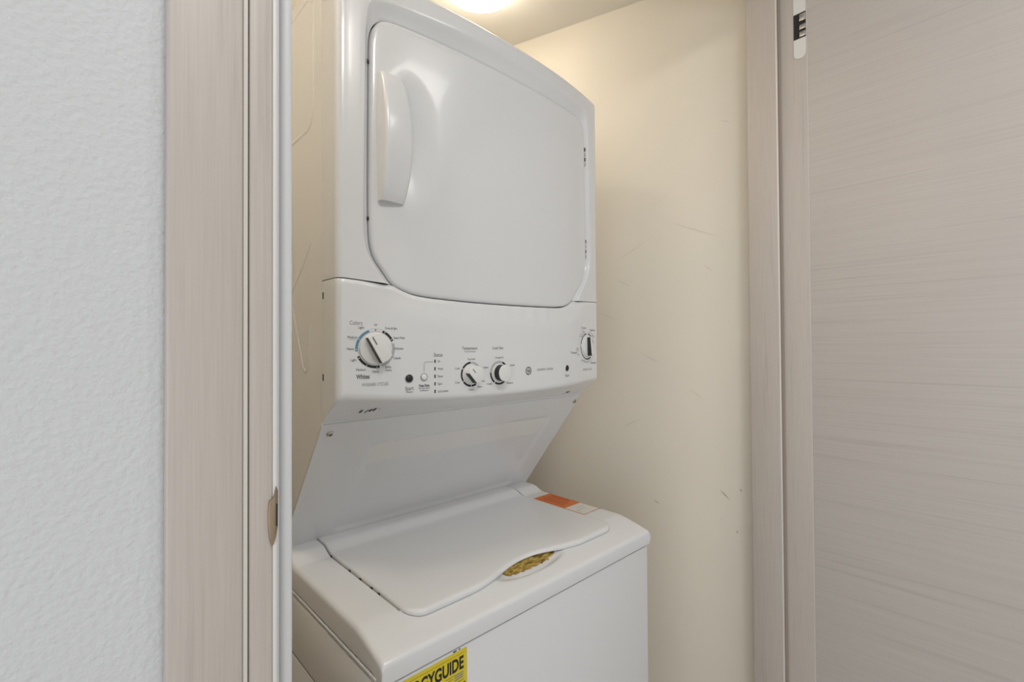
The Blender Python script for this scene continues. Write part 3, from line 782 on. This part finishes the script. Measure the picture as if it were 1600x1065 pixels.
# paint chips on the underside of the control panel
def under(x, t, e=0.05):
    y0, z0 = Yb(x), zbot(x); return (x, lerp(y0, 79.9, t)-0.0, lerp(z0, -12.6, t)-e)
for x0, x1, t0, t1 in ((5.2, 5.7, 0.50, 0.62), (6.3, 6.65, 0.5, 0.64), (6.75, 7.3, 0.48, 0.58), (7.35, 7.9, 0.44, 0.56), (8.4, 8.6, 0.45, 0.5), (60.3, 61.4, 0.66, 0.74)):
    part('paint_chip', [under(x0, t1), under(x1-0.1, t1+0.03), under(x1, t0), under(x0+0.2, t0-0.02)], [[0, 1, 2, 3]], 'chip', panel)

# ------------------------------------------------------------------ stickers
# yellow energy label on the washer front
ye = 59.93
def front(name, pts, fs, mat, e, parent): return part(name, [(x, ye-e, z) for x, z in pts], fs, mat, parent)
L0, L1, Tz = 1.65, 14.95, -47.0
lab = tag(front('energy_label', [(L0, Tz-18.5), (L1, Tz-18.5), (L1, Tz), (L0, Tz)], [[0, 1, 2, 3]], 'yellow', 0.02, unit), 'yellow energy label with black lettering')
def fbar(x0, z0, x1, z1, mat='ink_black', e=0.035): front('label_print', [(x0, z0), (x1, z0), (x1, z1), (x0, z1)], [[0, 1, 2, 3]], mat, e, lab)
def fword(s, x0, x1, zb, cap, bold, mat='ink_black'):
    vs, fs = text_mesh(s, bold, 4); a, c = min(v.x for v in vs), max(v.x for v in vs)
    front('label_lettering', [(lerp(x0, x1, (v.x-a)/(c-a)), zb+v.y*cap/0.70) for v in vs], fs, mat, 0.035, lab)
fword('ENERGYGUIDE', 2.15, 14.3, -49.92, 1.88, 0.035)
fbar(2.1, -47.62, 14.5, -47.56, 'orange_dark')
fbar(2.1, -50.45, 8.0, -50.38); fbar(10.9, -50.48, 12.6, -50.42); fbar(10.9, -50.85, 12.3, -50.79); fbar(10.9, -51.2, 12.0, -51.14)
for i in range(3): fbar(12.55, -51.35+i*0.36, 14.2, -51.15+i*0.36, 'ink_soft')
fbar(12.7, -51.75, 14.3, -51.68); fbar(2.3, -51.0, 6.8, -50.92); fbar(2.3, -51.4, 6.2, -51.32)
fbar(11.2, -54.2, 14.6, -52.15)
# chipped paint above the label
for x0, x1 in ((12.2, 13.0), (13.3, 13.7)):
    front('paint_chip', [(x0, -46.75), (x1, -46.7), (x1-0.1, -46.9), (x0+0.2, -46.95)], [[0, 1, 2, 3]], 'chip', 0.02, fp)
# orange and white warning sticker on the washer top, right
def topq(name, x0, x1, y0, y1, mat, e, parent): return part(name, [(x0, y0, -41+e), (x1, y0, -41+e), (x1, y1, -41+e), (x0, y1, -41+e)], [[0, 1, 2, 3]], mat, parent)
ws = tag(topq('warning_sticker', 61.0, 67.5, 72.9, 90.1, 'orange', 0.02, unit), 'orange and white warning sticker')
topq('sticker_panel', 61.25, 67.3, 73.1, 79.2, 'paper', 0.035, ws)
for x0, x1, y0, y1 in ((61.5, 61.62, 79.8, 89.6), (67.0, 67.15, 79.8, 89.6), (62.6, 62.9, 80.8, 88.2), (63.4, 63.7, 81.0, 88.8), (64.2, 64.5, 80.6, 88.0), (65.0, 65.3, 81.4, 88.6), (66.0, 66.6, 82.0, 88.4)):
    topq('sticker_print', x0, x1, y0, y1, 'orange_dark', 0.035, ws)
for x0, x1, y0, y1 in ((62.2, 65.2, 76.0, 76.12), (62.2, 62.3, 74.6, 76.1), (63.5, 66.4, 77.2, 77.3)):
    topq('sticker_print', x0, x1, y0, y1, 'ink_soft', 0.05, ws)

# ------------------------------------------------------------------ scuffs on the closet wall
for s0, z0, s1, z1, wd2, mm in ((0.30, 1.62, 0.42, 1.55, 0.003, 'scuff'), (0.06, 1.93, 0.10, 1.945, 0.003, 'scuff'), (0.10, 1.60, 0.24, 1.66, 0.004, 'scuff'), (0.12, 1.50, 0.145, 1.52, 0.004, 'scuff'),
      (0.36, 1.47, 0.42, 1.50, 0.003, 'scuff'), (0.08, 0.83, 0.11, 0.86, 0.004, 'speck'), (0.05, 0.86, 0.055, 0.867, 0.005, 'speck'), (0.06, 0.74, 0.066, 0.744, 0.005, 'speck'),
      (0.28, 0.79, 0.30, 0.80, 0.003, 'speck'), (0.26, 1.22, 0.34, 1.26, 0.003, 'scuff'), (0.15, 1.12, 0.19, 1.15, 0.003, 'scuff'), (0.40, 1.36, 0.47, 1.39, 0.003, 'scuff'), (0.33, 1.05, 0.40, 1.02, 0.003, 'scuff')):
    scuff(s0, z0, s1, z1, wd2, mm)
